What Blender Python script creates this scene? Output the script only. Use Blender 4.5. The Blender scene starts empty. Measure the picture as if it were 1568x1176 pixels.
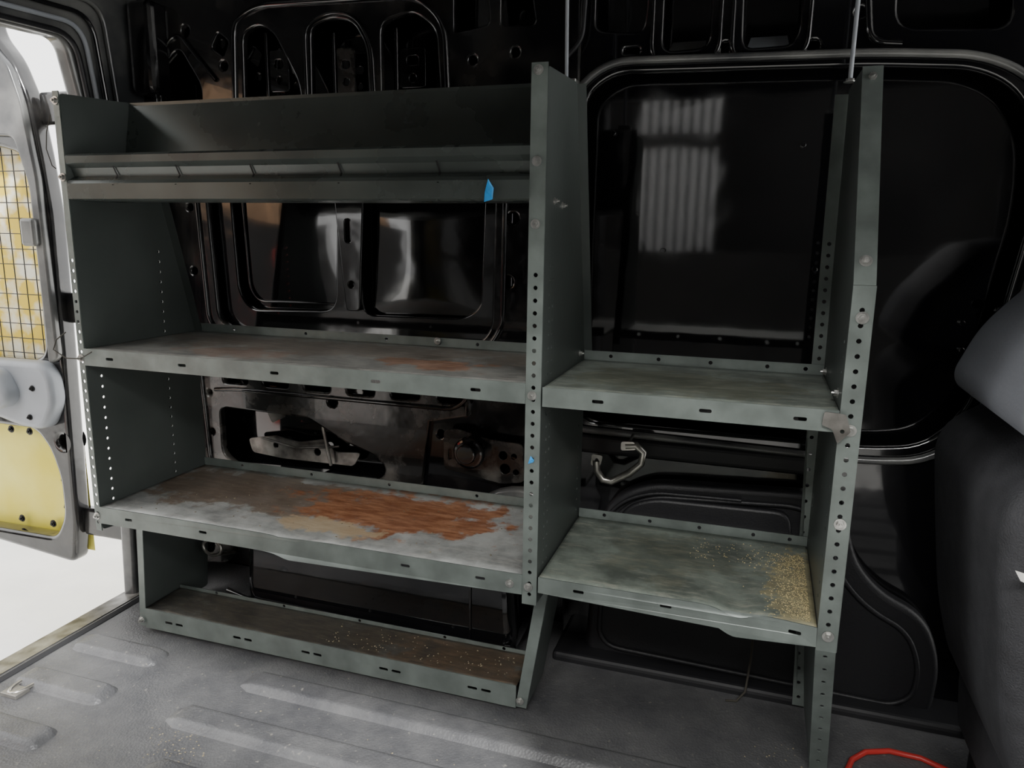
import bpy, bmesh, math, random
from mathutils import Matrix, Vector
random.seed(3)
scene=bpy.context.scene
OY,OZ=-1.1,.89     # authoring frame (camera-footed) -> world
def V(x,Y,Z): return Vector((x,Y+OY,Z+OZ))

# ------------------------------------------------------------------ materials
def newmat(name):
    m=bpy.data.materials.new(name);m.use_nodes=True
    nt=m.node_tree;return m,nt,nt.nodes['Principled BSDF']
def pbr(name,col,rough=.5,metal=0,var=.0,vscale=8,bump=0,bscale=60,rvar=0,coat=0,col2=None,detail=6,lo=.35,hi=.68,bdist=.01):
    m,nt,b=newmat(name)
    b.inputs['Base Color'].default_value=(*col,1);b.inputs['Roughness'].default_value=rough
    b.inputs['Metallic'].default_value=metal;b.inputs['Coat Weight'].default_value=coat
    b.inputs['Coat Roughness'].default_value=.04
    tc=nt.nodes.new('ShaderNodeTexCoord')
    if var or col2 or rvar:
        n=nt.nodes.new('ShaderNodeTexNoise');n.inputs['Scale'].default_value=vscale;n.inputs['Detail'].default_value=detail
        nt.links.new(tc.outputs['Object'],n.inputs['Vector'])
        if var or col2:
            r=nt.nodes.new('ShaderNodeValToRGB')
            r.color_ramp.elements[0].position=lo;r.color_ramp.elements[1].position=hi
            c2=col2 or tuple(min(1,c*(1+var)) for c in col);c1=col if col2 else tuple(c*(1-var) for c in col)
            r.color_ramp.elements[0].color=(*c1,1);r.color_ramp.elements[1].color=(*c2,1)
            nt.links.new(n.outputs['Fac'],r.inputs[0]);nt.links.new(r.outputs[0],b.inputs['Base Color'])
        if rvar:
            mr=nt.nodes.new('ShaderNodeMapRange');mr.inputs['To Min'].default_value=max(0,rough-rvar);mr.inputs['To Max'].default_value=rough+rvar
            nt.links.new(n.outputs['Fac'],mr.inputs[0]);nt.links.new(mr.outputs[0],b.inputs['Roughness'])
    if bump:
        n2=nt.nodes.new('ShaderNodeTexNoise');n2.inputs['Scale'].default_value=bscale;n2.inputs['Detail'].default_value=2
        nt.links.new(tc.outputs['Object'],n2.inputs['Vector'])
        bp=nt.nodes.new('ShaderNodeBump');bp.inputs['Strength'].default_value=bump;bp.inputs['Distance'].default_value=bdist
        nt.links.new(n2.outputs['Fac'],bp.inputs['Height']);nt.links.new(bp.outputs[0],b.inputs['Normal'])
    return m
M={}
M['paint']=pbr('black_gloss_paint',(.005,.005,.006),.1,0,bump=.35,bscale=12,coat=.8,bdist=.004)
M['skin']=pbr('black_gloss_body_skin',(.005,.005,.006),.07,0,bump=.35,bscale=5,coat=.8,bdist=.009)
M['paint_dirty']=pbr('black_dusty_paint',(.006,.006,.007),.16,0,col2=(.045,.042,.038),vscale=11,bump=.35,bscale=18,rvar=.1,coat=.6,lo=.5,hi=.8,bdist=.006)
M['paint_dust_reflection']=pbr('black_paint_with_dust_reflection',(.012,.0115,.011),.26,0,col2=(.15,.14,.125),vscale=16,bump=.3,bscale=20,rvar=.15,coat=.5,lo=.5,hi=.75,bdist=.006)  # pale mottle: dust plus a grey-white reflection put into the colour
M['grey']=pbr('shelf_grey_steel',(.178,.206,.192),.36,.25,var=.2,vscale=18,bump=.12,bscale=120,rvar=.1,bdist=.002)
M['panel']=pbr('shelf_dark_panel',(.080,.092,.087),.42,.2,var=.15,vscale=6,bump=.1,bscale=90,rvar=.1,bdist=.002)
M['traypanel']=pbr('shelf_tray_panel',(.085,.099,.092),.28,.3,var=.25,vscale=5,rvar=.12)
M['bolt']=pbr('zinc_bolt',(.5,.5,.48),.28,.8,var=.3,vscale=80)
M['hole']=pbr('slot_black',(.004,.004,.004),.8)  # flat near-black for tray slots and latch screws
M['plastic']=pbr('dark_trim_plastic',(.013,.013,.015),.5,0,bump=.1,bscale=300)
M['yellow']=pbr('yellow_paint',(.8,.68,.05),.4,0,col2=(.92,.84,.2),vscale=5)
M['film']=pbr('yellow_window_film',(.9,.66,.06),.4,0,col2=(1,.97,.8),vscale=14,lo=.45,hi=.6)
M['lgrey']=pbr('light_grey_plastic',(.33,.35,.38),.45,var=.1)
M['seat']=pbr('seat_fabric_dark',(.042,.043,.048),.7,bump=.3,bscale=400,var=.2,vscale=30)
M['seat2']=pbr('seat_vinyl_grey',(.2,.21,.235),.55,bump=.1,bscale=200)
M['blue']=pbr('blue_tape',(.03,.35,.85),.5,var=.2,vscale=60)
M['red']=pbr('red_cable_pvc',(.55,.04,.035),.4)
M['redp']=pbr('reflector_red',(.5,.03,.02),.4)
M['tan']=pbr('reflector_tan',(.40,.235,.125),.7,var=.35,vscale=3)
M['straw']=pbr('dry_debris',(.26,.22,.14),.8,var=.4,vscale=200)
M['sawdust']=pbr('sawdust',(.48,.40,.21),.9,var=.3,vscale=200)
M['conc']=pbr('concrete_pale',(.82,.81,.78),.9,var=.08,vscale=3,bump=.2,bscale=30)
M['white']=pbr('white_reflector_slat',(.75,.75,.75),.4,var=.05)
M['brick']=pbr('outside_dark_matte',(.018,.017,.016),.9,var=.4,vscale=2)
M['silver']=pbr('bare_metal',(.5,.48,.44),.3,.9,var=.3,vscale=30)
M['dullmetal']=pbr('dull_dirty_metal',(.28,.27,.25),.35,.5,col2=(.05,.045,.04),vscale=25)
M['rope']=pbr('dark_cord',(.05,.045,.035),.8)
M['seal']=pbr('rubber_seal',(.014,.014,.016),.5)
M['frame']=pbr('door_frame_grey_dusty',(.05,.052,.055),.28,.1,col2=(.2,.2,.19),vscale=8,coat=.3)

def shelfmat(name,patches,dust,base=(.21,.225,.21)):
    """grey steel sheet with elliptical rust / dirt patches (x,y,rx,ry,colour,strength[,noise scale]) in object space"""
    m,nt,b=newmat(name);L=nt.links.new;N=nt.nodes.new
    tc=N('ShaderNodeTexCoord')
    n=N('ShaderNodeTexNoise');n.inputs['Scale'].default_value=11;n.inputs['Detail'].default_value=10;n.inputs['Roughness'].default_value=.65
    L(tc.outputs['Object'],n.inputs['Vector'])
    r=N('ShaderNodeValToRGB');r.color_ramp.elements[0].position=.38;r.color_ramp.elements[1].position=.62
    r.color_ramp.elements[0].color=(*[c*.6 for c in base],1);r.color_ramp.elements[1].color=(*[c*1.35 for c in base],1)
    L(n.outputs['Fac'],r.inputs[0]);cur=r.outputs[0]
    sm=N('ShaderNodeMapping');sm.inputs['Scale'].default_value=(22,90,1);sm.inputs['Rotation'].default_value=(0,0,.5);L(tc.outputs['Object'],sm.inputs['Vector'])
    n3=N('ShaderNodeTexNoise');n3.inputs['Scale'].default_value=1;n3.inputs['Detail'].default_value=9;n3.inputs['Roughness'].default_value=.7;L(sm.outputs[0],n3.inputs['Vector'])
    r3=N('ShaderNodeValToRGB');r3.color_ramp.elements[0].position=.5;r3.color_ramp.elements[1].position=.7
    L(n3.outputs['Fac'],r3.inputs[0])
    mx=N('ShaderNodeMixRGB');mx.inputs[2].default_value=(*dust,1);L(cur,mx.inputs[1])
    mm=N('ShaderNodeMath');mm.operation='MULTIPLY';mm.inputs[1].default_value=.75;L(r3.outputs[0],mm.inputs[0]);L(mm.outputs[0],mx.inputs[0]);cur=mx.outputs[0]
    for pt in patches:
        (px,py,rx,ry,c1,c2,st)=pt[:7];ns=pt[7] if len(pt)>7 else 16
        mp=N('ShaderNodeMapping');mp.vector_type='POINT'
        mp.inputs['Location'].default_value=(-px/rx,-(py)/ry,0);mp.inputs['Scale'].default_value=(1/rx,1/ry,0)
        L(tc.outputs['Object'],mp.inputs['Vector'])
        ln=N('ShaderNodeVectorMath');ln.operation='LENGTH';L(mp.outputs[0],ln.inputs[0])
        n2=N('ShaderNodeTexNoise');n2.inputs['Scale'].default_value=ns;n2.inputs['Detail'].default_value=10;n2.inputs['Roughness'].default_value=.6;L(tc.outputs['Object'],n2.inputs['Vector'])
        a=N('ShaderNodeMath');a.operation='MULTIPLY_ADD';a.inputs[1].default_value=3.0;L(n2.outputs['Fac'],a.inputs[0]);L(ln.outputs['Value'],a.inputs[2])
        mr=N('ShaderNodeMapRange');mr.inputs['From Min'].default_value=2.55;mr.inputs['From Max'].default_value=2.3;mr.inputs['To Max'].default_value=st
        L(a.outputs[0],mr.inputs[0])
        rr=N('ShaderNodeValToRGB');rr.color_ramp.elements[0].position=.4;rr.color_ramp.elements[1].position=.62
        rr.color_ramp.elements[0].color=(*c1,1);rr.color_ramp.elements[1].color=(*c2,1);L(n3.outputs['Fac'],rr.inputs[0])
        mx=N('ShaderNodeMixRGB');L(mr.outputs[0],mx.inputs[0]);L(cur,mx.inputs[1]);L(rr.outputs[0],mx.inputs[2]);cur=mx.outputs[0]
    L(cur,b.inputs['Base Color']);b.inputs['Metallic'].default_value=.15
    mr=N('ShaderNodeMapRange');mr.inputs['To Min'].default_value=.3;mr.inputs['To Max'].default_value=.65;L(n.outputs['Fac'],mr.inputs[0]);L(mr.outputs[0],b.inputs['Roughness'])
    bp=N('ShaderNodeBump');bp.inputs['Strength'].default_value=.25;bp.inputs['Distance'].default_value=.003;L(n3.outputs['Fac'],bp.inputs['Height']);L(bp.outputs[0],b.inputs['Normal'])
    return m
R1=(.27,.095,.04);R2=(.50,.235,.12);B1=(.14,.09,.055);B2=(.22,.145,.09);T1=(.5,.38,.24)
M['s2L']=shelfmat('lower_shelf_rusty',[(-.98,.20,.36,.13,B1,B2,.75),(-.65,.19,.22,.12,R1,R2,.95),(-.76,.07,.10,.035,T1,(.58,.47,.32),.9)],(.50,.49,.46),(.36,.37,.36))
M['s1L']=shelfmat('upper_shelf_dusty',[(-.54,.11,.12,.05,R1,R2,.6),(-.95,.08,.13,.05,R1,(.35,.18,.1),.35),(-.8,.2,.5,.1,B1,B2,.35)],(.42,.40,.36),(.24,.24,.225))
M['s1R']=shelfmat('right_shelf_dusty',[(-.12,.12,.18,.1,(.13,.14,.10),(.2,.2,.14),.5)],(.36,.37,.31),(.19,.215,.19))
M['s2R']=shelfmat('right_lower_shelf_sawdust',[(.10,.10,.05,.16,(.30,.26,.15),(.5,.44,.24),.7,70),(-.12,.16,.12,.1,(.12,.14,.12),(.2,.2,.14),.5)],(.42,.42,.35),(.20,.23,.2))
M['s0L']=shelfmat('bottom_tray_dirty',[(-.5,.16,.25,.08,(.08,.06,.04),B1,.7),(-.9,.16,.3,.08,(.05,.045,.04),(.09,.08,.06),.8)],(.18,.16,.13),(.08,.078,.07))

def floormat():
    m,nt,b=newmat('van_floor_rubber');L=nt.links.new;N=nt.nodes.new
    tc=N('ShaderNodeTexCoord')
    n=N('ShaderNodeTexNoise');n.inputs['Scale'].default_value=7;n.inputs['Detail'].default_value=12;n.inputs['Roughness'].default_value=.7
    L(tc.outputs['Object'],n.inputs['Vector'])
    r=N('ShaderNodeValToRGB');r.color_ramp.elements[0].position=.33;r.color_ramp.elements[1].position=.7
    r.color_ramp.elements[0].color=(.062,.063,.068,1);r.color_ramp.elements[1].color=(.135,.135,.135,1);L(n.outputs['Fac'],r.inputs[0])
    n2=N('ShaderNodeTexNoise');n2.inputs['Scale'].default_value=90;n2.inputs['Detail'].default_value=6;L(tc.outputs['Object'],n2.inputs['Vector'])
    r2=N('ShaderNodeValToRGB');r2.color_ramp.elements[0].position=.65;r2.color_ramp.elements[1].position=.78;L(n2.outputs['Fac'],r2.inputs[0])
    mx=N('ShaderNodeMixRGB');mx.inputs[2].default_value=(.28,.265,.23,1);L(r2.outputs[0],mx.inputs[0]);L(r.outputs[0],mx.inputs[1])
    L(mx.outputs[0],b.inputs['Base Color'])
    mr=N('ShaderNodeMapRange');mr.inputs['To Min'].default_value=.34;mr.inputs['To Max'].default_value=.54;L(n.outputs['Fac'],mr.inputs[0]);L(mr.outputs[0],b.inputs['Roughness'])
    v=N('ShaderNodeTexVoronoi');v.inputs['Scale'].default_value=240;L(tc.outputs['Object'],v.inputs['Vector'])
    bp=N('ShaderNodeBump');bp.inputs['Strength'].default_value=.4;bp.inputs['Distance'].default_value=.0015;L(v.outputs['Distance'],bp.inputs['Height']);L(bp.outputs[0],b.inputs['Normal'])
    return m
M['floor']=floormat()

# ------------------------------------------------------------------ helpers
def link(o,parent=None):
    scene.collection.objects.link(o)
    if parent: o.parent=parent
    return o
def empty(name):
    e=bpy.data.objects.new(name,None);e.empty_display_size=.1;return link(e)
def mesh(name,verts,faces,mat,parent=None,smooth=False,bevel=0):
    me=bpy.data.meshes.new(name);me.from_pydata([tuple(v) for v in verts],[],faces);me.update()
    me.materials.append(mat)
    o=bpy.data.objects.new(name,me);link(o,parent)
    if smooth:
        for p in me.polygons:p.use_smooth=True
    if bevel:
        b=o.modifiers.new('b','BEVEL');b.width=bevel;b.segments=3;b.limit_method='ANGLE'
    return o
def box(name,x0,x1,Y0,Y1,Z0,Z1,mat,parent=None,bevel=.001):
    a=V(min(x0,x1),min(Y0,Y1),min(Z0,Z1));b=V(max(x0,x1),max(Y0,Y1),max(Z0,Z1))
    vs=[(x,y,z) for x in (a.x,b.x) for y in (a.y,b.y) for z in (a.z,b.z)]
    fs=[(0,1,3,2),(4,6,7,5),(0,4,5,1),(2,3,7,6),(0,2,6,4),(1,5,7,3)]
    return mesh(name,vs,fs,mat,parent,bevel=bevel)
def rpoly(pts,r,seg=5):
    out=[];n=len(pts)
    for i in range(n):
        p0=Vector(pts[i-1]);p=Vector(pts[i]);p1=Vector(pts[(i+1)%n])
        d0=(p0-p);d1=(p1-p);rr=min(r,d0.length*.48,d1.length*.48)
        a=p+d0.normalized()*rr;b=p+d1.normalized()*rr
        for k in range(seg+1):
            t=k/seg;q=(1-t)**2*a+2*t*(1-t)*p+t*t*b;out.append((q.x,q.y))
    return out
def rect(x0,x1,z0,z1): return [(x0,z0),(x1,z0),(x1,z1),(x0,z1)]
def circ(x,y,r,n=10): return [(x+r*math.cos(2*math.pi*k/n),y+r*math.sin(2*math.pi*k/n)) for k in range(n)]
def slot(x,y,w,h): return rpoly(rect(x-w/2,x+w/2,y-h/2,y+h/2),min(w,h)/2,4)
def bake(cu,name,mat,M4,parent):
    tmp=bpy.data.objects.new('tmp',cu);scene.collection.objects.link(tmp)
    dg=bpy.context.evaluated_depsgraph_get();dg.update()
    me=bpy.data.meshes.new_from_object(tmp.evaluated_get(dg))
    bpy.data.objects.remove(tmp);bpy.data.curves.remove(cu)
    if M4: me.transform(M4)
    me.name=name;me.materials.clear();me.materials.append(mat)
    return link(bpy.data.objects.new(name,me),parent)
def plate(name,outer,holes,M4,th,mat,parent=None,bev=0.0,res=2):
    cu=bpy.data.curves.new('c','CURVE');cu.dimensions='2D';cu.fill_mode='BOTH';cu.extrude=max(th/2-bev,0.0001)
    cu.bevel_depth=bev;cu.bevel_resolution=res
    if bev: cu.offset=-bev
    for pl in [outer]+holes:
        s=cu.splines.new('POLY');s.points.add(len(pl)-1);s.use_cyclic_u=True
        for i,p in enumerate(pl): s.points[i].co=(p[0],p[1],0,1)
    return bake(cu,name,mat,M4,parent)
def XZ(Y):
    return Matrix.Translation((0,Y+OY,OZ))@Matrix(((1,0,0,0),(0,0,-1,0),(0,1,0,0),(0,0,0,1)))
def YZ(x):
    return Matrix.Translation((x,OY,OZ))@Matrix(((0,0,1,0),(1,0,0,0),(0,1,0,0),(0,0,0,1)))
def tube(name,pts,r,mat,parent=None,closed=False):
    cu=bpy.data.curves.new('c','CURVE');cu.dimensions='3D';cu.bevel_depth=r;cu.bevel_resolution=3
    s=cu.splines.new('POLY');s.points.add(len(pts)-1);s.use_cyclic_u=closed
    for i,p in enumerate(pts): s.points[i].co=(*p,1)
    o=bake(cu,name,mat,None,parent)
    for p in o.data.polygons:p.use_smooth=True
    return o
def rtube(name,pts,Y,rad,r,mat,parent,closed=True):
    if closed: q=rpoly(pts,rad,6)
    else: q=[pts[0]]+rpoly(pts,rad,6)[7:-7]+[pts[-1]]
    return tube(name,[V(a,Y,b) for a,b in q],r,mat,parent,closed)
def cyl(name,c,axis,r,h,mat,parent=None,n=16,bev=.0):
    q=Vector(axis).normalized().to_track_quat('Z','Y').to_matrix()
    vs=[]
    for s in (-1,1):
        for k in range(n):
            t=2*math.pi*k/n;vs.append(c+q@Vector((r*math.cos(t),r*math.sin(t),s*h/2)))
    fs=[tuple(range(n))[::-1],tuple(range(n,2*n))]+[(k,(k+1)%n,n+(k+1)%n,n+k) for k in range(n)]
    return mesh(name,vs,fs,mat,parent,bevel=bev)
def bolts(name,lst,parent,mat=None,r=.0075):
    vs=[];fs=[]
    for c,ax in lst:
        q=Vector(ax).normalized().to_track_quat('Z','Y').to_matrix()
        for (rr,z0,z1,n) in ((r,0,.0012,16),(r*.66,.0012,.0055,6),(r*.3,.0055,.009,10)):
            b=len(vs)
            for z in (z0,z1):
                for k in range(n):
                    t=2*math.pi*k/n;vs.append(c+q@Vector((rr*math.cos(t),rr*math.sin(t),z)))
            fs.append(tuple(range(b,b+n))[::-1]);fs.append(tuple(range(b+n,b+2*n)))
            for k in range(n): fs.append((b+k,b+(k+1)%n,b+n+(k+1)%n,b+n+k))
    return mesh(name,vs,fs,mat or M['bolt'],parent)

# ------------------------------------------------------------------ shelving
XL,XM,XR=-1.235,-.312,.122
UL=empty('van_shelving_unit')
UR=empty('van_shelving_unit.001')
def frange(a,b,s):
    o=[];x=a
    while x>=b-1e-6: o.append(x);x-=s
    return o
def lean(o,dx,z0=-.60,z1=-.88):
    for v in o.data.vertices:
        z=v.co.z-OZ
        if z<z0: v.co.x+=dx*(z0-z)/(z0-z1)
    return o
def endpanel(name,x,poly,hy,parent,mat,dx):
    holes=[]
    for Y,z0 in hy:
        for z in frange(z0,-.56,.0215):
            if abs(z+.247)>.02 and abs(z+.571)>.02: holes.append(circ(Y,z,.003,8))
    o=plate(name,rpoly(poly,.006,2),holes,YZ(x),.002,mat,parent)
    bm=bmesh.new();bm.from_mesh(o.data)
    bmesh.ops.bisect_plane(bm,geom=bm.verts[:]+bm.edges[:]+bm.faces[:],plane_co=(0,0,-.60+OZ),plane_no=(0,0,1))
    bm.to_mesh(o.data);bm.free()
    return lean(o,dx)
polyL=[(1.102,.238),(1.102,-.605),(1.2,-.615),(1.205,-.875),(1.41,-.875),(1.41,-.25),(1.28,.247)]
polyL2=[(1.102,.238),(1.102,-.605),(1.2,-.615),(1.205,-.875),(1.315,-.875),(1.315,-.62),(1.41,-.55),(1.41,-.25),(1.28,.247)]
endpanel('end_panel_rear',XL,polyL,((1.135,-.27),(1.31,-.05)),UL,M['panel'],-.022)
endpanel('end_panel_centre',XM,polyL2,((1.135,-.05),(1.155,-.05),(1.375,-.3)),UL,M['panel'],-.045)
polyR=[(1.267,.244),(1.102,-.062),(1.102,-.60),(1.22,-.88),(1.39,-.88),(1.40,-.25),(1.45,.247)]
endpanel('end_panel_front',XR,polyR,((1.135,-.1),(1.375,-.3)),UR,M['panel'],.022)
def flange(name,x0,x1,Ya,Za,Yb,Zb,parent,holes=True,hz0=-.05,sp=.0195,mat=None,dx=0):
    d=Vector((0,Yb-Ya,Zb-Za));L=d.length;dn=d.normalized()
    nz=Vector((1,0,0)).cross(dn)
    M4=Matrix.Translation(V(0,Ya,Za))@Matrix(((1,0,nz.x,0),(0,dn.y,nz.y,0),(0,dn.z,nz.z,0),(0,0,0,1)))
    hs=[];xm=(x0+x1)/2;t=.012
    while t<L-.008 and holes:
        if Za+dn.z*t<hz0: hs.append(circ(xm,t,.0036,8))
        t+=sp
    o=plate(name,rect(x0,x1,0,L),hs,M4,.0022,mat or M['grey'],parent)
    return lean(o,dx) if dx else o
flange('post_rear_upper',XL-.013,XL+.001,1.1,.242,1.1,-.607,UL)
flange('post_rear_lower',XL-.010,XL+.006,1.2,-.61,1.205,-.878,UL,holes=False,dx=-.022)
flange('post_centre_upper',XM-.024,XM+.001,1.1,.2425,1.1,-.607,UL)
flange('post_centre_lower',XM-.020,XM+.001,1.19,-.60,1.205,-.878,UL,holes=False,dx=-.045)
flange('post_front_top',XR-.001,XR+.027,1.267,.247,1.1,-.062,UR,hz0=-5)
flange('post_front_mid',XR-.001,XR+.027,1.1,-.062,1.1,-.60,UR,hz0=-.09,sp=.021)
flange('post_front_low',XR-.001,XR+.027,1.1,-.60,1.22,-.885,UR,hz0=-.61,sp=.03,dx=.022)
box('post_front_return',XR+.026,XR+.028,1.1,1.108,-.6,-.062,M['grey'],UR,0)
flange('back_flange_front_up',XR-.022,XR+.001,1.452,.24,1.40,-.25,UR,hz0=0,sp=.02)
flange('back_flange_front_low',XR-.022,XR+.001,1.40,-.25,1.39,-.88,UR,hz0=-.3,sp=.03,dx=.022)
flange('back_flange_centre',XM-.001,XM+.016,1.28,.245,1.41,-.25,UL,holes=False,mat=M['panel'])
flange('back_flange_rear',XL-.001,XL+.02,1.28,.245,1.41,-.25,UL,holes=False,mat=M['panel'])

def shelf(name,x0,x1,Yf,Yb,Z,lip,parent,msurf,slots,rl=.018,dent=None,slotw=.018,double=False):
    nx=80;ny=12;vs=[];fs=[]
    dz=dent or (lambda x,t:0)
    for j in range(ny+1):
        t=j/ny
        for i in range(nx+1):
            x=x0+(x1-x0)*i/nx
            vs.append(V(x,Yf+(Yb-Yf)*t,Z+dz(x,t)))
    for j in range(ny):
        for i in range(nx):
            a=j*(nx+1)+i;fs.append((a,a+1,a+nx+2,a+nx+1))
    o=mesh(name+'_surface',vs,fs,msurf,parent,smooth=True)
    s=o.modifiers.new('s','SOLIDIFY');s.thickness=.0018;s.offset=-1
    hs=[]
    for sx in slots:
        if double: hs+= [slot(sx-.014,-lip*.5,slotw,.006),slot(sx+.014,-lip*.5,slotw,.006)]
        else: hs.append(slot(sx,-lip*.5,slotw,.0055))
    n=80
    top=[(x0+(x1-x0)*i/n,.0012) for i in range(n+1)]
    bot=[(x0+(x1-x0)*i/n,-lip) for i in range(n,-1,-1)]
    lo=plate(name+'_lip',top+bot,hs,XZ(Yf),.0022,M['grey'],parent)
    for v in lo.data.vertices:
        d=dz(v.co.x,0)
        v.co.z+=Z+d
        if d: v.co.y+=-abs(d)*.8*((Z+OZ-v.co.z)/lip+.0)
    vs=[];fs=[]
    for i in range(n+1):
        x=x0+(x1-x0)*i/n;d=dz(x,0);yo=-abs(d)*.8
        vs.append(V(x,Yf+yo,Z-lip+d));vs.append(V(x,Yf+.012+yo,Z-lip+d))
    for i in range(n): fs.append((2*i,2*i+2,2*i+3,2*i+1))
    mesh(name+'_return',vs,fs,M['grey'],parent)
    hs=[circ(x0+(x1-x0)*f,rl*.5,.0038,8) for f in (.12,.33,.55,.78,.93)]
    plate(name+'_rear_lip',rect(x0,x1,0,rl),hs,XZ(Yb)@Matrix.Translation((0,Z,0)),.002,M['grey'],parent)
shelf('shelf_upper',XL+.002,XM-.024,1.098,1.405,-.232,.032,UL,M['s1L'],[-1.17,-1.0,-.8,-.6,-.42])
def dentL(x,t):
    return -.007*math.exp(-((x+.78)/.035)**2)*(1-t)**4
shelf('shelf_lower',XL+.002,XM-.024,1.098,1.405,-.556,.034,UL,M['s2L'],[-1.16,-.98,-.55,-.41],dent=dentL)
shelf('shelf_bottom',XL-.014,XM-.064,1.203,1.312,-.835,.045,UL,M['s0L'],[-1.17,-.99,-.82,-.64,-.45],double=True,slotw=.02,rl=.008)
shelf('shelf_upper',XM+.004,XR-.002,1.098,1.39,-.236,.03,UR,M['s1R'],[-.22,-.06,.07])
def dentR(x,t):
    return (-.011*math.exp(-((x-.005)/.028)**2)-.008*max(0,x)/.12)*(1-t)**2
shelf('shelf_lower',XM+.004,XR-.002,1.098,1.39,-.556,.026,UR,M['s2R'],[-.24,-.1,.09],dent=dentR)

prof=[(1.275,.246),(1.262,.246),(1.262,.240),(1.225,.06),(1.20,.050),(1.105,.050),(1.099,.052),(1.0985,.078),(1.103,.083),(1.118,.091),(1.112,.108),(1.101,.116),(1.100,.127),(1.104,.130),(1.112,.128)]
vs=[];fs=[];n=40;xa,xb=XL+.002,XM-.024
for i in range(n+1):
    x=xa+(xb-xa)*i/n
    for (Y,Z) in prof: vs.append(V(x,Y,Z))
k=len(prof)
for i in range(n):
    for j in range(k-1): fs.append((i*k+j,i*k+j+1,(i+1)*k+j+1,(i+1)*k+j))
t=mesh('top_bin_tray',vs,fs,M['traypanel'],UL);s=t.modifiers.new('s','SOLIDIFY');s.thickness=.0016
for i,x in enumerate((-1.125,-.985,-.83,-.66,-.485)):
    w=.0035
    mesh('divider_slot_%d'%i,[V(x,1.0955,.075),V(x+w,1.0955,.075),V(x-.004+w,1.113,.0925),V(x-.004,1.113,.0925),V(x-.008+w,1.107,.111),V(x-.008,1.107,.111)],[(0,1,2,3),(3,2,4,5)],M['hole'],UL)
F=(0,-1,0)
bl=[(V(XM-.013,1.098,z),F) for z in (.232,.105,.014,-.25,-.575)]+[(V(XL-.006,1.098,z),F) for z in (.09,-.25,-.575,.225)]
bl+=[(V(XM-.055,1.2,-.862),F),(V(XL-.02,1.198,-.86),F)]
bl+=[(V(XM-.045,1.0965,-.573),F),(V(-.62,1.40,-.22),F)]
bolts('bolts',bl,UL)
up=Vector((0,-.88,.475))
bl=[(V(XR+.014,1.098,z),F) for z in (-.105,-.40,-.262,-.575)]
bl+=[(V(XR+.013,1.258,.23),up),(V(XR+.013,1.118,-.03)+Vector((0,-.002,0)),up)]
bolts('bolts',bl,UR,r=.0085)
bolts('side_bolts',[(V(XM+.001,1.15,.05),(1,0,0)),(V(XM+.001,1.2,.045),(1,0,0)),(V(XM+.001,1.36,-.22),(1,0,0))],UL,r=.006)
bolts('side_bolts',[(V(XR-.001,1.36,-.225),(-1,0,0)),(V(XR-.001,1.15,-.22),(-1,0,0))],UR,r=.008)
plate('gusset_bracket',rpoly([(XR-.022,-.236),(XR+.006,-.238),(XR+.014,-.262),(XR-.002,-.28),(XR-.010,-.260),(XR-.024,-.255)],.003),[circ(XR+.003,-.262,.003)],XZ(1.090),.003,M['dullmetal'],UR)
box('corner_clip',XM-.03,XM+.0,1.27,1.30,.24,.252,M['bolt'],UL)
def tape(name,x,Y,Z,w,h):
    vs=[V(x,Y,Z),V(x+w,Y-.001,Z+.004),V(x+w*1.2,Y-.004,Z+h*.6),V(x+w*.5,Y-.002,Z+h),V(x+.002,Y-.002,Z+h*.45)]
    o=mesh(name,vs,[(0,1,2,3,4)],M['blue']);s=o.modifiers.new('s','SOLIDIFY');s.thickness=.0006
tape('masking_tape_scrap',-.407,1.096,.046,.014,.034)
tape('masking_tape_scrap.001',XM-.017,1.0965,-.362,.009,.014)

# ------------------------------------------------------------------ van side wall
W=empty('wall_back')
P=M['paint'];PD=M['paint_dirty'];PH=M['paint_dust_reflection']
mesh('outer_skin',[V(-1.42,1.56,-.95),V(1.3,1.56,-.95),V(1.3,1.56,.65),V(-1.42,1.56,.65)],[(0,1,2,3)],M['skin'],W)
holes=[rpoly([(-1.365,.36),(-1.30,.405),(-1.245,.32),(-1.25,.255),(-1.36,.255)],.02),
 rpoly([(-1.13,.25),(-1.125,.425),(-1.08,.44),(-1.045,.42),(-.985,.31),(-.985,.25)],.025),
 rpoly([(-.955,.25),(-.952,.425),(-.90,.44),(-.85,.43),(-.82,.38),(-.815,.25)],.02),
 rpoly([(-.785,.25),(-.785,.425),(-.71,.44),(-.66,.405),(-.65,.25)],.025),
 rpoly([(-.62,.395),(-.62,.52),(-.555,.52),(-.545,.405)],.012),
 rpoly([(-1.252,.12),(-1.237,-.215),(-1.19,-.24),(-.56,-.232),(-.535,-.20),(-.528,.12)],.045)]
holes+= [circ(-1.28,.44,.012),circ(-1.18,.36,.01),circ(-.50,-.1,.012),circ(-.49,.03,.012),circ(-1.30,-.1,.009),circ(-1.30,.05,.009),rpoly([(-1.21,.40),(-1.19,.43),(-1.165,.41),(-1.18,.38)],.006),
 rpoly([(-.52,.40),(-.52,.46),(-.46,.46),(-.45,.40)],.01),circ(-.49,.35,.009),circ(-.58,.34,.009),circ(-.43,.30,.008)]
outer=[(-1.44,.64),(-.36,.64),(-.36,-.315),(-1.44,-.315)]
plate('inner_frame_rear',outer,holes,XZ(1.5),.02,PD,W,bev=.005)
h2=[rpoly([(-1.25,-.435),(-1.25,-.555),(-1.21,-.582),(-.81,-.574),(-.79,-.545),(-.82,-.515),(-.90,-.49),(-.97,-.455),(-1.0,-.44)],.02),
 circ(-.93,-.395,.012),circ(-1.28,-.40,.008),circ(-1.28,-.50,.008)]
for i in range(6): h2.append(slot(-1.20+i*.115,-.362,.07,.022))
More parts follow.
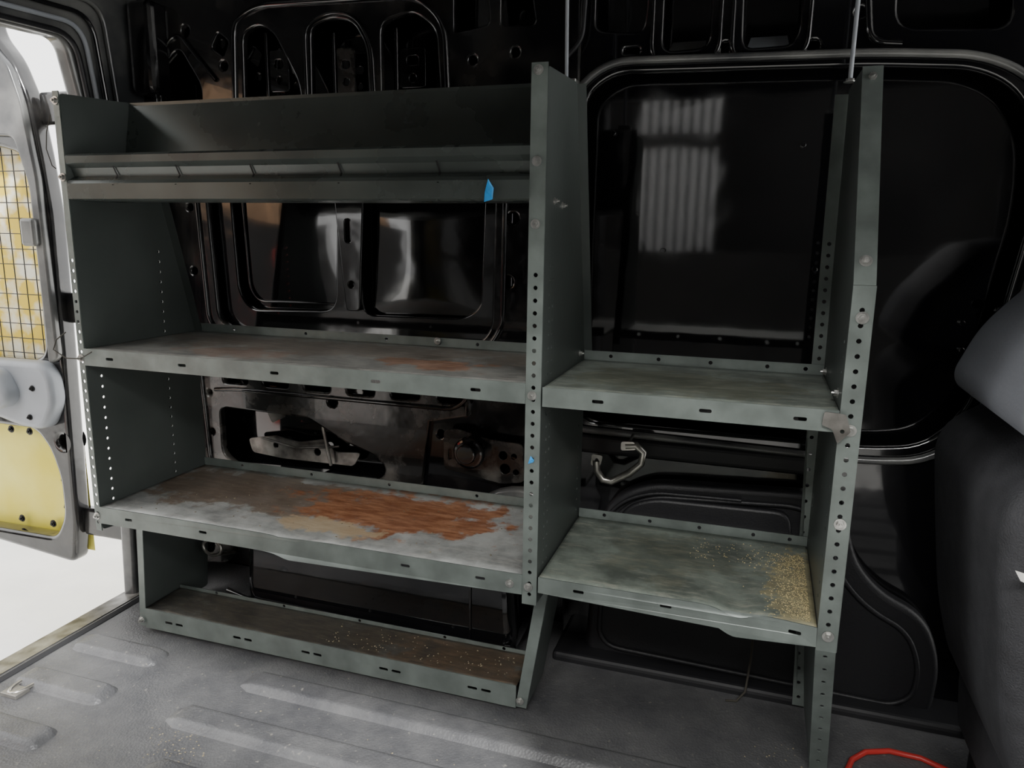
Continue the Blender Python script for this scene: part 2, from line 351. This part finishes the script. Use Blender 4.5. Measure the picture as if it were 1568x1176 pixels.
plate('inner_frame_lower',[(-1.44,-.318),(-.59,-.318),(-.59,-.40),(-.68,-.42),(-.70,-.58),(-.80,-.60),(-1.32,-.62),(-1.44,-.62)],h2,XZ(1.5),.02,PH,W,bev=.005)
bpoly=[(-.60,-.318),(-.36,-.318),(-.36,-.60),(-.44,-.59),(-.72,-.59),(-.72,-.41),(-.60,-.40)]
plate('inner_frame_lower_dark',bpoly,[circ(-.66,-.45,.008)],XZ(1.515),.02,PD,W,bev=.005)
rtube('bead_a',[(-1.155,.25),(-1.145,.45),(-1.08,.478),(-.70,.468),(-.64,.415),(-.632,.25)],1.488,.05,.006,P,W,False)
rtube('bead_b',[(-.965,.25),(-.965,.43),(-.90,.452),(-.84,.44),(-.805,.38),(-.80,.25)],1.488,.03,.004,P,W,False)
rtube('bead_c',[(-1.372,.25),(-1.375,.373),(-1.30,.44),(-1.20,.33)],1.488,.03,.005,P,W,False)
rtube('bead_d',[(-1.28,.12),(-1.265,-.23),(-1.20,-.262),(-.55,-.252),(-.51,-.2),(-.505,.12)],1.488,.05,.006,P,W,False)
for i,(x,z,w_,h_) in enumerate(((-1.06,.35,.05,.09),(-.89,.34,.045,.10),(-.73,.34,.06,.08))):
    plate('reinforcement_%d'%i,rpoly(rect(x-w_/2,x+w_/2,z-h_/2,z+h_/2),.008),[slot(x,z+.015,w_*.45,.018),circ(x,z-.02,.008)],XZ(1.53),.008,P if i!=1 else PH,W,bev=.002)
    tube('reinf_rib_%d'%i,[V(x-w_*.6,1.525,z-.09),V(x-w_*.6,1.525,z+.08)],.004,P,W)
plate('window_recess',rpoly(rect(-1.28,-.50,-.27,.16),.03),[rpoly([(-1.205,.12),(-1.195,-.15),(-1.165,-.19),(-.93,-.185),(-.915,.12)],.04),rpoly([(-.855,.12),(-.86,-.19),(-.61,-.185),(-.57,-.16),(-.56,.12)],.04)],XZ(1.525),.014,P,W,bev=.004)
rtube('bead_e',[(-1.19,.12),(-1.18,-.14),(-1.155,-.172),(-.945,-.17)],1.54,.04,.003,P,W,False)
plate('window_pillar',rpoly([(-.925,.14),(-.895,-.18),(-.86,-.18),(-.84,.14)],.01),[slot(-.885,.0,.014,.05),circ(-.88,-.12,.007)],XZ(1.512),.012,P,W,bev=.003)
def bulge(name,x0,x1,z0,z1,Y,h,mat,parent,n=16):
    vs=[];fs=[]
    for j in range(n+1):
        for i in range(n+1):
            a=i/n;b=j/n
            vs.append(V(x0+(x1-x0)*a,Y-h*math.sin(math.pi*a)*math.sin(math.pi*b),z0+(z1-z0)*b))
    for j in range(n):
        for i in range(n):
            q=j*(n+1)+i;fs.append((q,q+1,q+n+2,q+n+1))
    return mesh(name,vs,fs,mat,parent,smooth=True)
bulge('skin_swell_a',-1.21,-.91,-.2,.16,1.545,.004,M['skin'],W)
bulge('skin_swell_b',-.86,-.56,-.2,.16,1.545,.006,M['skin'],W)
plate('mechanism_plate',rpoly([(-1.20,-.52),(-1.12,-.505),(-1.05,-.515),(-.98,-.50),(-.95,-.53),(-.88,-.525),(-.90,-.56),(-1.1,-.562),(-1.19,-.555)],.01),[circ(-1.0,-.535,.01),circ(-1.12,-.53,.008)],XZ(1.53),.004,M['dullmetal'],W)
tube('lock_rod',[V(-.965,1.515,-.41),V(-.97,1.51,-.47),V(-.955,1.515,-.56)],.004,M['silver'],W)
tube('lock_rod_2',[V(-1.15,1.515,-.51),V(-1.05,1.51,-.525),V(-.93,1.515,-.51)],.003,M['dullmetal'],W)
plate('latch_tab',rpoly([(-1.14,-.43),(-1.09,-.425),(-1.08,-.45),(-1.12,-.47)],.006),[],XZ(1.52),.004,M['dullmetal'],W)
rtube('bead_f',[(-1.30,-.345),(-1.285,-.60),(-.82,-.585),(-.60,-.59)],1.488,.04,.006,PD,W,False)
rtube('bead_g',[(-1.26,-.39),(-1.2,-.385),(-.62,-.385),(-.59,-.36),(-.585,-.33)],1.488,.02,.005,PD,W,False)
cyl('retractor_housing',V(-.57,1.47,-.47),(0,-1,0),.036,.05,P,W,28,.008)
cyl('retractor_cap',V(-.57,1.44,-.468),(0,-1,0),.022,.02,P,W,24,.004)
plate('retractor_bracket',rpoly([(-.64,-.43),(-.60,-.425),(-.55,-.44),(-.455,-.445),(-.45,-.53),(-.5,-.54),(-.64,-.52)],.012),[circ(-.50,-.475,.010),circ(-.475,-.475,.007),circ(-.495,-.505,.012),circ(-.47,-.51,.007),slot(-.625,-.485,.008,.025)],XZ(1.478),.005,PH,W,bev=.001)
def arch(name,x0,x1,Y0,Y1,ztop,zb,mat,r=.1):
    outer=rpoly([(x0,zb),(x0+.02,ztop),(x1-.02,ztop),(x1,zb)],r,8)
    o=plate(name,outer,[],XZ((Y0+Y1)/2),Y1-Y0,mat,W,bev=.025,res=4)
    for p in o.data.polygons:p.use_smooth=True
    return o
arch('wheel_arch_rear',-1.09,-.415,1.335,1.55,-.60,-.905,M['skin'])
rtube('wheel_arch_lip',[(-1.13,-.83),(-1.06,-.845),(-.8,-.848),(-.55,-.848),(-.42,-.84)],1.332,.03,.006,PD,W,False)
tube('arch_seam',[V(-.52,1.334,-.84),V(-.52,1.334,-.72),V(-.515,1.338,-.66)],.003,P,W)
plate('wheel_house_crest',[(-.45+.13*math.cos(a),-.66+.125*math.sin(a)) for a in [i*math.pi/16 for i in range(17)]],[],XZ(1.455),.03,M['frame'],W,bev=.006)
plate('corner_gusset',rpoly([(-1.36,-.66),(-1.16,-.66),(-1.17,-.76),(-1.21,-.82),(-1.36,-.84)],.02),[circ(-1.27,-.78,.022,14)],XZ(1.44),.008,PH,W,bev=.002)
tube('tie_down_ring',[V(-1.19+.026*math.cos(a),1.36,-.745+.02*math.sin(a)) for a in [i*math.pi/8 for i in range(16)]],.004,M['silver'],W,True)
tube('tie_down_stalk',[V(-1.19,1.362,-.765),V(-1.19,1.44,-.79)],.004,M['silver'],W)
C=rpoly([(-.345,-.385),(-.345,.265),(-.29,.302),(.16,.292),(.315,.28),(.375,.25),(.42,.18),(.43,.06),(.395,-.20),(.365,-.31),(.31,-.372),(.22,-.385)],.05)
hb=[C,rpoly([(-.202,.335),(-.202,.5),(-.119,.5),(-.119,.338)],.022),rpoly([(-.058,.332),(-.064,.5),(.033,.5),(.034,.355),(.022,.334)],.02),
 rpoly([(-.33,.38),(-.33,.50),(-.23,.50),(-.24,.37)],.02),rpoly([(.19,.35),(.18,.5),(.34,.5),(.36,.34)],.03)]
hb+=[slot(-.26,.34,.03,.008),slot(-.09,.335,.012,.02),circ(.06,.33,.01),circ(.13,.38,.008),circ(.07,.44,.008)]
plate('inner_frame_front',[(-.362,.64),(1.3,.64),(1.3,-.95),(-.362,-.95)],hb,XZ(1.5),.02,P,W,bev=.005)
tube('seal_bead',[V(a,1.484,b) for a,b in rpoly([(-.37,-.40),(-.37,.27),(-.30,.322),(.16,.312),(.32,.30),(.395,.265),(.445,.19),(.452,.06),(.415,-.21),(.385,-.33),(.32,-.398),(.22,-.41)],.05)],.007,M['frame'],W,True)
rtube('bead_w1',[(-.222,.55),(-.222,.318),(-.10,.318),(-.10,.55)],1.488,.03,.004,P,W,False)
rtube('bead_w2',[(-.08,.55),(-.078,.314),(.05,.314),(.053,.55)],1.488,.03,.004,P,W,False)
rtube('bead_w3',[(.10,.60),(.13,.48),(.15,.33),(.2,.325)],1.488,.03,.006,P,W,False)
rtube('cable_a',[(-.36,.60),(-.345,.45),(-.35,.36),(-.38,.33)],1.47,.03,.004,M['seal'],W,False)
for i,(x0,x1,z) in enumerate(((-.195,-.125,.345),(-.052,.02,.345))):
    mesh('sky_reflection_plate_%d'%i,[V(x0,1.505,z-.01),V(x1,1.505,z-.01),V(x1-.004,1.55,z+.018),V(x0+.004,1.55,z+.018)],[(0,1,2,3)],M['lgrey'] if i else M['frame'],W)  # pale sloping plates added in place of sky reflections
for i,(x,z) in enumerate(((-.19,-.03),(.10,-.06),(-.3,.20),(.06,.17),(.36,-.15),(.365,-.2))):
    cyl('grommet_%d'%i,V(x,1.555,z),F,.005,.01,P,W,12,.001)
for i,(x,z) in enumerate(((.40,-.12),(.41,-.14),(.42,-.42),(.40,-.41))):
    cyl('clip_%d'%i,V(x,1.485,z),F,.009,.012,P,W,14,.002)
tr=rpoly([(-.30,-.90),(-.285,-.60),(-.25,-.525),(-.18,-.487),(.12,-.472),(.185,-.49),(.215,-.60),(.262,-.652),(.345,-.69),(.378,-.78),(.372,-.88),(.33,-.91)],.05,6)
plate('arch_trim_panel',tr,[],XZ(1.465),.04,M['plastic'],W,bev=.012,res=4)
tube('arch_trim_bead',[V(a,1.442,b) for a,b in rpoly([(-.27,-.86),(-.26,-.62),(-.235,-.55),(-.17,-.515),(.10,-.50),(.155,-.52),(.18,-.62),(.24,-.685),(.315,-.72),(.34,-.79),(.335,-.85),(.30,-.875)],.05,6)],.005,M['plastic'],W,True)
rtube('arch_outline',[(-.27,-.58),(-.23,-.53),(-.17,-.505),(.0,-.50)],1.438,.03,.004,M['plastic'],W,False)
plate('arch_gaiter',rpoly([(-.245,-.60),(-.225,-.54),(-.17,-.515),(.09,-.51),(.10,-.60)],.03),[],XZ(1.44),.02,M['plastic'],W,bev=.006)
box('trim_lower_band',-.36,.5,1.40,1.50,-.90,-.872,M['seal'],W,.01)
box('panel_step',-.35,.12,1.475,1.50,-.45,-.41,M['seal'],W,.01)
LH=empty('latch_hook')
hk=[(-.283,-.446),(-.281,-.466),(-.268,-.484),(-.250,-.486),(-.215,-.464),(-.193,-.442),(-.190,-.419),(-.205,-.406),(-.225,-.409)]
tube('hook_loop',[V(a,1.42,b) for a,b in hk],.0075,M['silver'],LH)
plate('hook_ear',rpoly([(-.294,-.456),(-.274,-.456),(-.270,-.434),(-.292,-.432)],.005),[circ(-.282,-.444,.004)],XZ(1.42),.004,M['silver'],LH)
plate('hook_ear_2',rpoly([(-.234,-.418),(-.204,-.414),(-.208,-.398),(-.234,-.400)],.005),[circ(-.220,-.408,.004)],XZ(1.417),.004,M['silver'],LH)
tube('hook_mount',[V(-.22,1.42,-.405),V(-.22,1.475,-.40)],.003,M['dullmetal'],LH)

# ------------------------------------------------------------------ ceiling / other walls
box('ceiling',-1.42,1.3,.1,1.56,.62,.64,M['paint'],None,0)
WF=empty('wall_front')
box('rear_quarter_panel',-1.42,-.62,.10,.14,-.89,.62,PD,WF,.004)
box('door_header',-.62,.75,.10,.16,.50,.62,PD,WF,.01)
box('front_quarter_panel',.75,1.3,.10,.14,-.89,.62,PD,WF,.004)
box('pillar_cover',-.68,-.60,.09,.20,-.89,.62,M['plastic'],WF,.01)
WL=empty('wall_left')
fo=[(.14,.64),(1.58,.64),(1.58,-1.05),(.14,-1.05)]
fh=rpoly([(.24,.345),(1.285,.385),(1.315,.25),(1.34,0),(1.345,-.60),(1.33,-.99),(.24,-.99)],.03,7)
plate('rear_frame',fo,[fh],YZ(-1.43),.04,M['frame'],WL,bev=.01,res=3)
def ring(name,off,r,x,mat):
    c=[(1.335+off,-.88),(1.345+off,-.60),(1.34+off,0),(1.315+off,.25),(1.29+off,.385+off),(.24,.345+off)]
    q=[c[0]]+rpoly(c,.05,7)[8:-8]+[c[-1]]
    tube(name,[V(x,a,b) for a,b in q],r,mat,WL)
ring('door_seal',.010,.006,-1.40,M['seal'])
ring('frame_bead_1',.035,.005,-1.402,M['lgrey'])
ring('frame_bead_2',.06,.005,-1.402,P)
ring('frame_bead_3',.09,.005,-1.402,M['frame'])
box('corner_box',-1.40,-1.33,1.44,1.5,.30,.5,PD,WL,.015)

# ------------------------------------------------------------------ floor
FL=box('floor',-1.40,1.3,.12,1.56,-.93,-.89,M['floor'],None,.004)
def rib(x0,x1,Y,w=.066,h=.013):
    n=36;m=14;b=len(RV)
    for i in range(n+1):
        x=x0+(x1-x0)*i/n
        e=min(1,(x-x0)/.03,(x1-x)/.03);e=max(0,e);e=math.sqrt(max(0,1-(1-e)**2))
        for j in range(m+1):
            t=-1+2*j/m
            s=min(1,(1-abs(t))*2.6);s=s*s*(3-2*s)
            RV.append(V(x,Y+t*w/2*(.6+.4*e),-.8903+h*s*e))
    for i in range(n):
        for j in range(m):
            q=b+i*(m+1)+j;RF.append((q,q+m+1,q+m+2,q+1))
RV=[];RF=[]
for k,Y in enumerate((1.12,.985,.85,.715,.58,.445,.31)):
    rib(-1.35,-1.13,Y);rib(-.92 if k%2==0 else -.98,.02,Y);rib(.10,.9,Y)
rb=mesh('floor_ribs',RV,RF,M['floor'],FL,smooth=True)
mesh('rear_sill',[V(-1.395,.2,-.888),V(-1.395,1.5,-.888),V(-1.46,1.5,-.90),V(-1.46,.2,-.90),V(-1.47,1.5,-1.0),V(-1.47,.2,-1.0)],[(0,1,2,3),(3,2,4,5)],M['dullmetal'],FL)
mesh('sill_strip',[V(-1.37,.2,-.8885),V(-1.37,1.4,-.8885),V(-1.38,1.4,-.884),V(-1.38,.2,-.884),V(-1.39,1.4,-.8885),V(-1.39,.2,-.8885)],[(0,1,2,3),(3,2,4,5)],M['seal'],FL)
box('rear_bumper',-1.60,-1.48,.1,1.45,-1.12,-.99,M['conc'],None,.02)
dv=[];df=[]
def crumb(x,Y,z,s):
    b=len(dv)
    for dx,dy,dz in ((-1,-1,0),(1,-1,0),(1,1,0),(-1,1,0),(random.uniform(-.5,.5),0,1)):
        dv.append(V(x+dx*s*random.uniform(.6,1.6),Y+dy*s,z+dz*s))
    df.extend([(b,b+1,b+4),(b+1,b+2,b+4),(b+2,b+3,b+4),(b+3,b,b+4),(b+3,b+2,b+1,b)])
for i in range(230):
    if i>150: crumb(random.gauss(-.90,.04),random.gauss(.92,.03),-.8895,random.uniform(.0005,.0014))
    elif i>90: crumb(random.gauss(.10,.03),random.gauss(1.2,.04),-.8895,random.uniform(.0005,.0015))
    else: crumb(random.uniform(-1.3,.3),random.uniform(.7,1.15),-.8895,random.uniform(.0005,.0015))
mesh('floor_debris',dv,df,M['straw'])
dv=[];df=[]
for i in range(200):
    if i<110: x=random.uniform(-.8,-.40);Y=random.uniform(1.22,1.3);z=-.8345
    else: x=random.uniform(-1.2,-.4);Y=random.uniform(1.12,1.39);z=-.5555
    crumb(x,Y,z,random.uniform(.0006,.0015))
mesh('shelf_dirt_crumbs',dv,df,M['straw'],UL)
dv=[];df=[]
for i in range(1700):
    x=.112-abs(random.gauss(0,.026));Y=random.uniform(1.11,1.34)
    if random.random()<.12: x=random.uniform(-.08,.11);Y=random.gauss(1.31,.03)
    if Y>1.385 or Y<1.105: continue
    t=(Y-1.098)/(1.39-1.098)
    crumb(x,Y,-.5562+dentR(x,t),random.uniform(.0005,.0013))
mesh('sawdust',dv,df,M['sawdust'],UR)

# ------------------------------------------------------------------ rear door (opened 90 deg)
D=empty('door_1')
do=[(-1.86,.60),(-1.853,.474),(-1.797,.41),(-1.757,.315),(-1.735,.173),(-1.722,.028),(-1.730,-.33),(-1.745,-.80),(-1.765,-.93),(-2.08,-.90),(-2.62,-.90),(-2.66,.45),(-2.5,.60)]
win=rpoly([(-1.80,.18),(-1.775,.10),(-1.795,-.33),(-1.83,-.352),(-2.5,-.36),(-2.52,.17),(-2.45,.21),(-1.88,.20)],.03)
low=rpoly([(-2.5,-.545),(-1.86,-.548),(-1.815,-.60),(-1.79,-.68),(-1.79,-.79),(-1.83,-.86),(-2.05,-.862),(-2.5,-.87)],.03)
rnd=circ(-1.765,-.575,.018,20)
plate('door_inner_frame',rpoly(do,.03),[win,low,rnd],XZ(1.5),.05,PD,D,bev=.012,res=3)
plate('door_upper_trim',rpoly([(-1.84,.44),(-1.79,.39),(-1.76,.30),(-1.735,.12),(-1.73,-.34),(-1.765,-.36),(-1.765,.1),(-1.80,.22),(-2.5,.25),(-2.5,.50),(-1.86,.50)],.02),[],XZ(1.468),.02,M['frame'],D,bev=.006)
mesh('door_outer_skin',[V(-1.75,1.53,-.91),V(-2.64,1.53,-.91),V(-2.64,1.53,-.40),V(-1.75,1.53,-.40)],[(0,1,2,3)],M['yellow'],D)
mesh('door_window_film',[V(-1.76,1.53,-.40),V(-2.64,1.53,-.40),V(-2.64,1.53,.24),V(-1.76,1.53,.24)],[(0,1,2,3)],M['film'],D)
bolts('panel_bolts',[(V(x,1.515,z),F) for x,z in ((-1.93,-.57),(-1.83,-.61),(-1.82,-.70),(-1.82,-.78),(-1.88,-.84),(-2.0,-.84),(-2.0,-.57))],D,M['seal'],r=.011)
gv=[]
x=-1.79
while x>-2.5:
    gv.append((V(x,1.505,-.36),V(x,1.505,.2)));x-=.038
z=-.34
while z<.2:
    gv.append((V(-1.77,1.502,z),V(-2.52,1.502,z)));z+=.04
cu=bpy.data.curves.new('g','CURVE');cu.dimensions='3D';cu.bevel_depth=.0013;cu.bevel_resolution=1
for a,b in gv:
    s=cu.splines.new('POLY');s.points.add(1);s.points[0].co=(*a,1);s.points[1].co=(*b,1)
bake(cu,'window_grille',M['seal'],None,D)
plate('latch_cover',rpoly([(-2.35,-.355),(-1.77,-.35),(-1.74,-.385),(-1.735,-.46),(-1.78,-.535),(-1.87,-.53),(-2.0,-.50),(-2.35,-.52)],.03),[],XZ(1.46),.05,M['lgrey'],D,bev=.015,res=4)
plate('latch_hump',rpoly([(-2.05,-.37),(-1.88,-.37),(-1.84,-.44),(-1.88,-.48),(-2.05,-.47)],.03),[],XZ(1.42),.06,M['lgrey'],D,bev=.02,res=4)
bolts('latch_screws',[(V(-1.80,1.434,-.42),F),(V(-1.82,1.434,-.50),F),(V(-1.91,1.39,-.43),F)],D,M['hole'],r=.008)
box('door_stop',-1.79,-1.745,1.44,1.475,-.05,.02,M['frame'],D,.008)
for i,z in enumerate((-.80,-.2,.3)):
    box('hinge_%d'%i,-1.75,-1.44,1.50,1.53,z-.05,z+.03,PD,D,.008)
tube('loose_wire_a',[V(XL-.014,1.092,.20),V(XL-.025,1.09,.17),V(XL-.03,1.09,.14),V(XL-.02,1.09,.11),V(XL-.014,1.092,.105)],.0009,M['rope'],UL)
tube('loose_wire_b',[V(XL-.03,1.09,-.20),V(XL-.05,1.085,-.215),V(XL-.06,1.085,-.235),V(XL-.03,1.085,-.25),V(XL+.0,1.09,-.25),V(XL+.03,1.09,-.235)],.0012,M['rope'],UL)
HR=empty('support_rod')
tube('rod',[V(XM-.018,1.28,.253),V(XM-.026,1.285,.62)],.003,M['lgrey'],HR)
HR2=empty('support_rod.001')
tube('rod',[V(XR-.005,1.40,.252),V(XR-.003,1.41,.62)],.0035,M['lgrey'],HR2)
bolts('rod_nut',[(V(XR-.005,1.40,.25),(0,0,1))],HR2,r=.01)
tube('hanging_cord',[V(.04,1.395,-.60),V(.041,1.395,-.80),V(.035,1.385,-.87),V(.02,1.375,-.887),V(0,1.37,-.887)],.0022,M['rope'])
tube('red_cable',[V(.20,1.22,-.885),V(.215,1.265,-.885),V(.24,1.295,-.885),V(.28,1.312,-.885),V(.33,1.31,-.885),V(.37,1.29,-.885),V(.40,1.24,-.885)],.005,M['red'])
TD=empty('floor_tie_ring')
tube('ring',[V(-1.31+.016*math.cos(a),.96+.035*math.sin(a),-.883) for a in [i*math.pi/8 for i in range(16)]],.004,M['silver'],TD,True)
box('ring_base',-1.33,-1.29,.92,.95,-.89,-.882,M['dullmetal'],TD)

# ------------------------------------------------------------------ front seat
S=empty('front_seat')
sx=.03
back=rpoly([(.262+sx,-.30),(.275+sx,-.42),(.30+sx,-.60),(.335+sx,-.72),(.64,-.74),(.60,-.40),(.54,-.22),(.44,-.20)],.05,6)
o=plate('seat_back',back,[],XZ(1.17),.42,M['seat'],S,bev=.04,res=5)
top=rpoly([(.302,-.20),(.305,-.222),(.345,-.248),(.52,-.28),(.60,-.06),(.54,.01),(.44,-.01),(.38,-.07),(.33,-.13)],.03,6)
o2=plate('seat_shoulder_shell',top,[],XZ(1.15),.38,M['seat2'],S,bev=.03,res=5)
o3=plate('seat_base',rpoly([(.375,-.70),(.39,-.86),(.95,-.86),(.98,-.62),(.6,-.60)],.05,6),[],XZ(1.17),.42,M['seat'],S,bev=.04,res=5)
for q in (o,o2,o3):
    for p in q.data.polygons:p.use_smooth=True
box('seat_rail',.40,.95,1.05,1.08,-.89,-.85,M['seal'],S)
box('seat_rail_2',.40,.95,1.28,1.31,-.89,-.85,M['seal'],S)
mesh('paper_tag',[V(.305,.94,-.372),V(.34,.94,-.380),V(.34,.94,-.395),V(.312,.94,-.384)],[(0,1,2,3)],M['conc'],S)

# ------------------------------------------------------------------ outside
mesh('ground',[V(-9,-9,-1.35),V(9,-9,-1.35),V(9,9,-1.35),V(-9,9,-1.35)],[(0,1,2,3)],M['conc'])
mesh('added_dark_wall',[V(-2.6,-3.6,-1.35),V(5,-3.6,-1.35),V(5,-3.6,3.0),V(-2.6,-3.6,3.0)],[(0,1,2,3)],M['brick'])  # unseen wall, added so the black panels reflect dark
mesh('garage_canopy',[V(-2.0,-3.6,2.4),V(5,-3.6,2.4),V(5,-1.6,2.4),V(-2.0,-1.6,2.4)],[(0,1,2,3)],M['brick'])
FE=empty('striped_reflector')  # unseen white slats, added for the striped reflection on the side panel
vs=[];fs=[]
for i in range(8):
    x0=-.975+i*.08;b=len(vs)
    for (x,Y) in ((x0,-3.1),(x0+.045,-3.1),(x0+.045,-3.13),(x0,-3.13)):
        vs+= [V(x,Y,-1.35),V(x,Y,1.25)]
    fs+=[(b,b+2,b+3,b+1),(b+2,b+4,b+5,b+3),(b+4,b+6,b+7,b+5),(b+6,b,b+1,b+7),(b+1,b+3,b+5,b+7)]
mesh('reflector_slats',vs,fs,M['white'],FE)
box('reflection_break_bar',-1.02,-.33,-3.09,-3.06,.68,.78,M['brick'],FE)  # dark bar added to break up the striped reflection
box('reflection_block',-1.6,1.6,-2.95,-2.5,-1.35,-.12,M['brick'],None,.01)  # unseen dark block, added to end the striped reflection at the bottom
WT=empty('tan_reflector')  # unseen tan surface, added for warm reflections in the side wall
box('tan_reflector_face',-5.2,-5.0,-5,-1.9,.15,2.0,M['tan'],WT,.01)
box('dark_reflector_base',-5.2,-4.98,-6,-.6,-1.35,.15,M['brick'],WT,.01)  # dark base added so the lower wall panels reflect no tan
box('tan_reflector_box',-2.75,-2.45,-2.9,-2.3,-1.35,1.2,M['tan'],None,.01)  # unseen tan box, kept for its reflection in the wall
box('red_reflector_box',-3.2,-3.0,-1.45,-1.2,-1.35,-.12,M['redp'],None,.03)  # unseen red box, added for a red reflection in the window recess

# ------------------------------------------------------------------ light
w=bpy.data.worlds.new('sky');scene.world=w;w.use_nodes=True
nt=w.node_tree;bg=nt.nodes['Background'];bg.inputs[0].default_value=(1,.995,.98,1);bg.inputs[1].default_value=3.4
sun=bpy.data.lights.new('sun','SUN');sun.energy=7;sun.angle=.05;so=bpy.data.objects.new('sun',sun);link(so)
so.rotation_euler=Vector((-.55,.5,-.67)).to_track_quat('-Z','Y').to_euler()
def area(name,loc,target,size,e,col=(1,1,1)):
    l=bpy.data.lights.new(name,'AREA');l.shape='RECTANGLE';l.size=size[0];l.size_y=size[1];l.energy=e;l.color=col
    o=bpy.data.objects.new(name,l);link(o);o.location=loc
    o.rotation_euler=(Vector(target)-Vector(loc)).to_track_quat('-Z','Y').to_euler();return o
area('added_fill_light',V(.1,-1.3,1.3),V(-.4,1.1,-.3),(1.6,.25),62,(1,.99,.96))  # unseen area light added behind the camera to brighten the shelving

# ------------------------------------------------------------------ camera
t,ph,ro=[math.radians(a) for a in (18.081,11.446,.8337)]
wv=Vector((-math.sin(t)*math.cos(ph),math.cos(t)*math.cos(ph),-math.sin(ph)))
r0=Vector((math.cos(t),math.sin(t),0));u0=r0.cross(wv)
r=r0*math.cos(ro)+u0*math.sin(ro);u=-r0*math.sin(ro)+u0*math.cos(ro)
cam=bpy.data.cameras.new('camera');cam.sensor_width=36;cam.lens=36*1140.79/1568;cam.clip_start=.02
co=bpy.data.objects.new('camera',cam);link(co)
co.matrix_world=Matrix((( r.x,u.x,-wv.x,0),(r.y,u.y,-wv.y,-1.1),(r.z,u.z,-wv.z,.89),(0,0,0,1)))
scene.camera=co
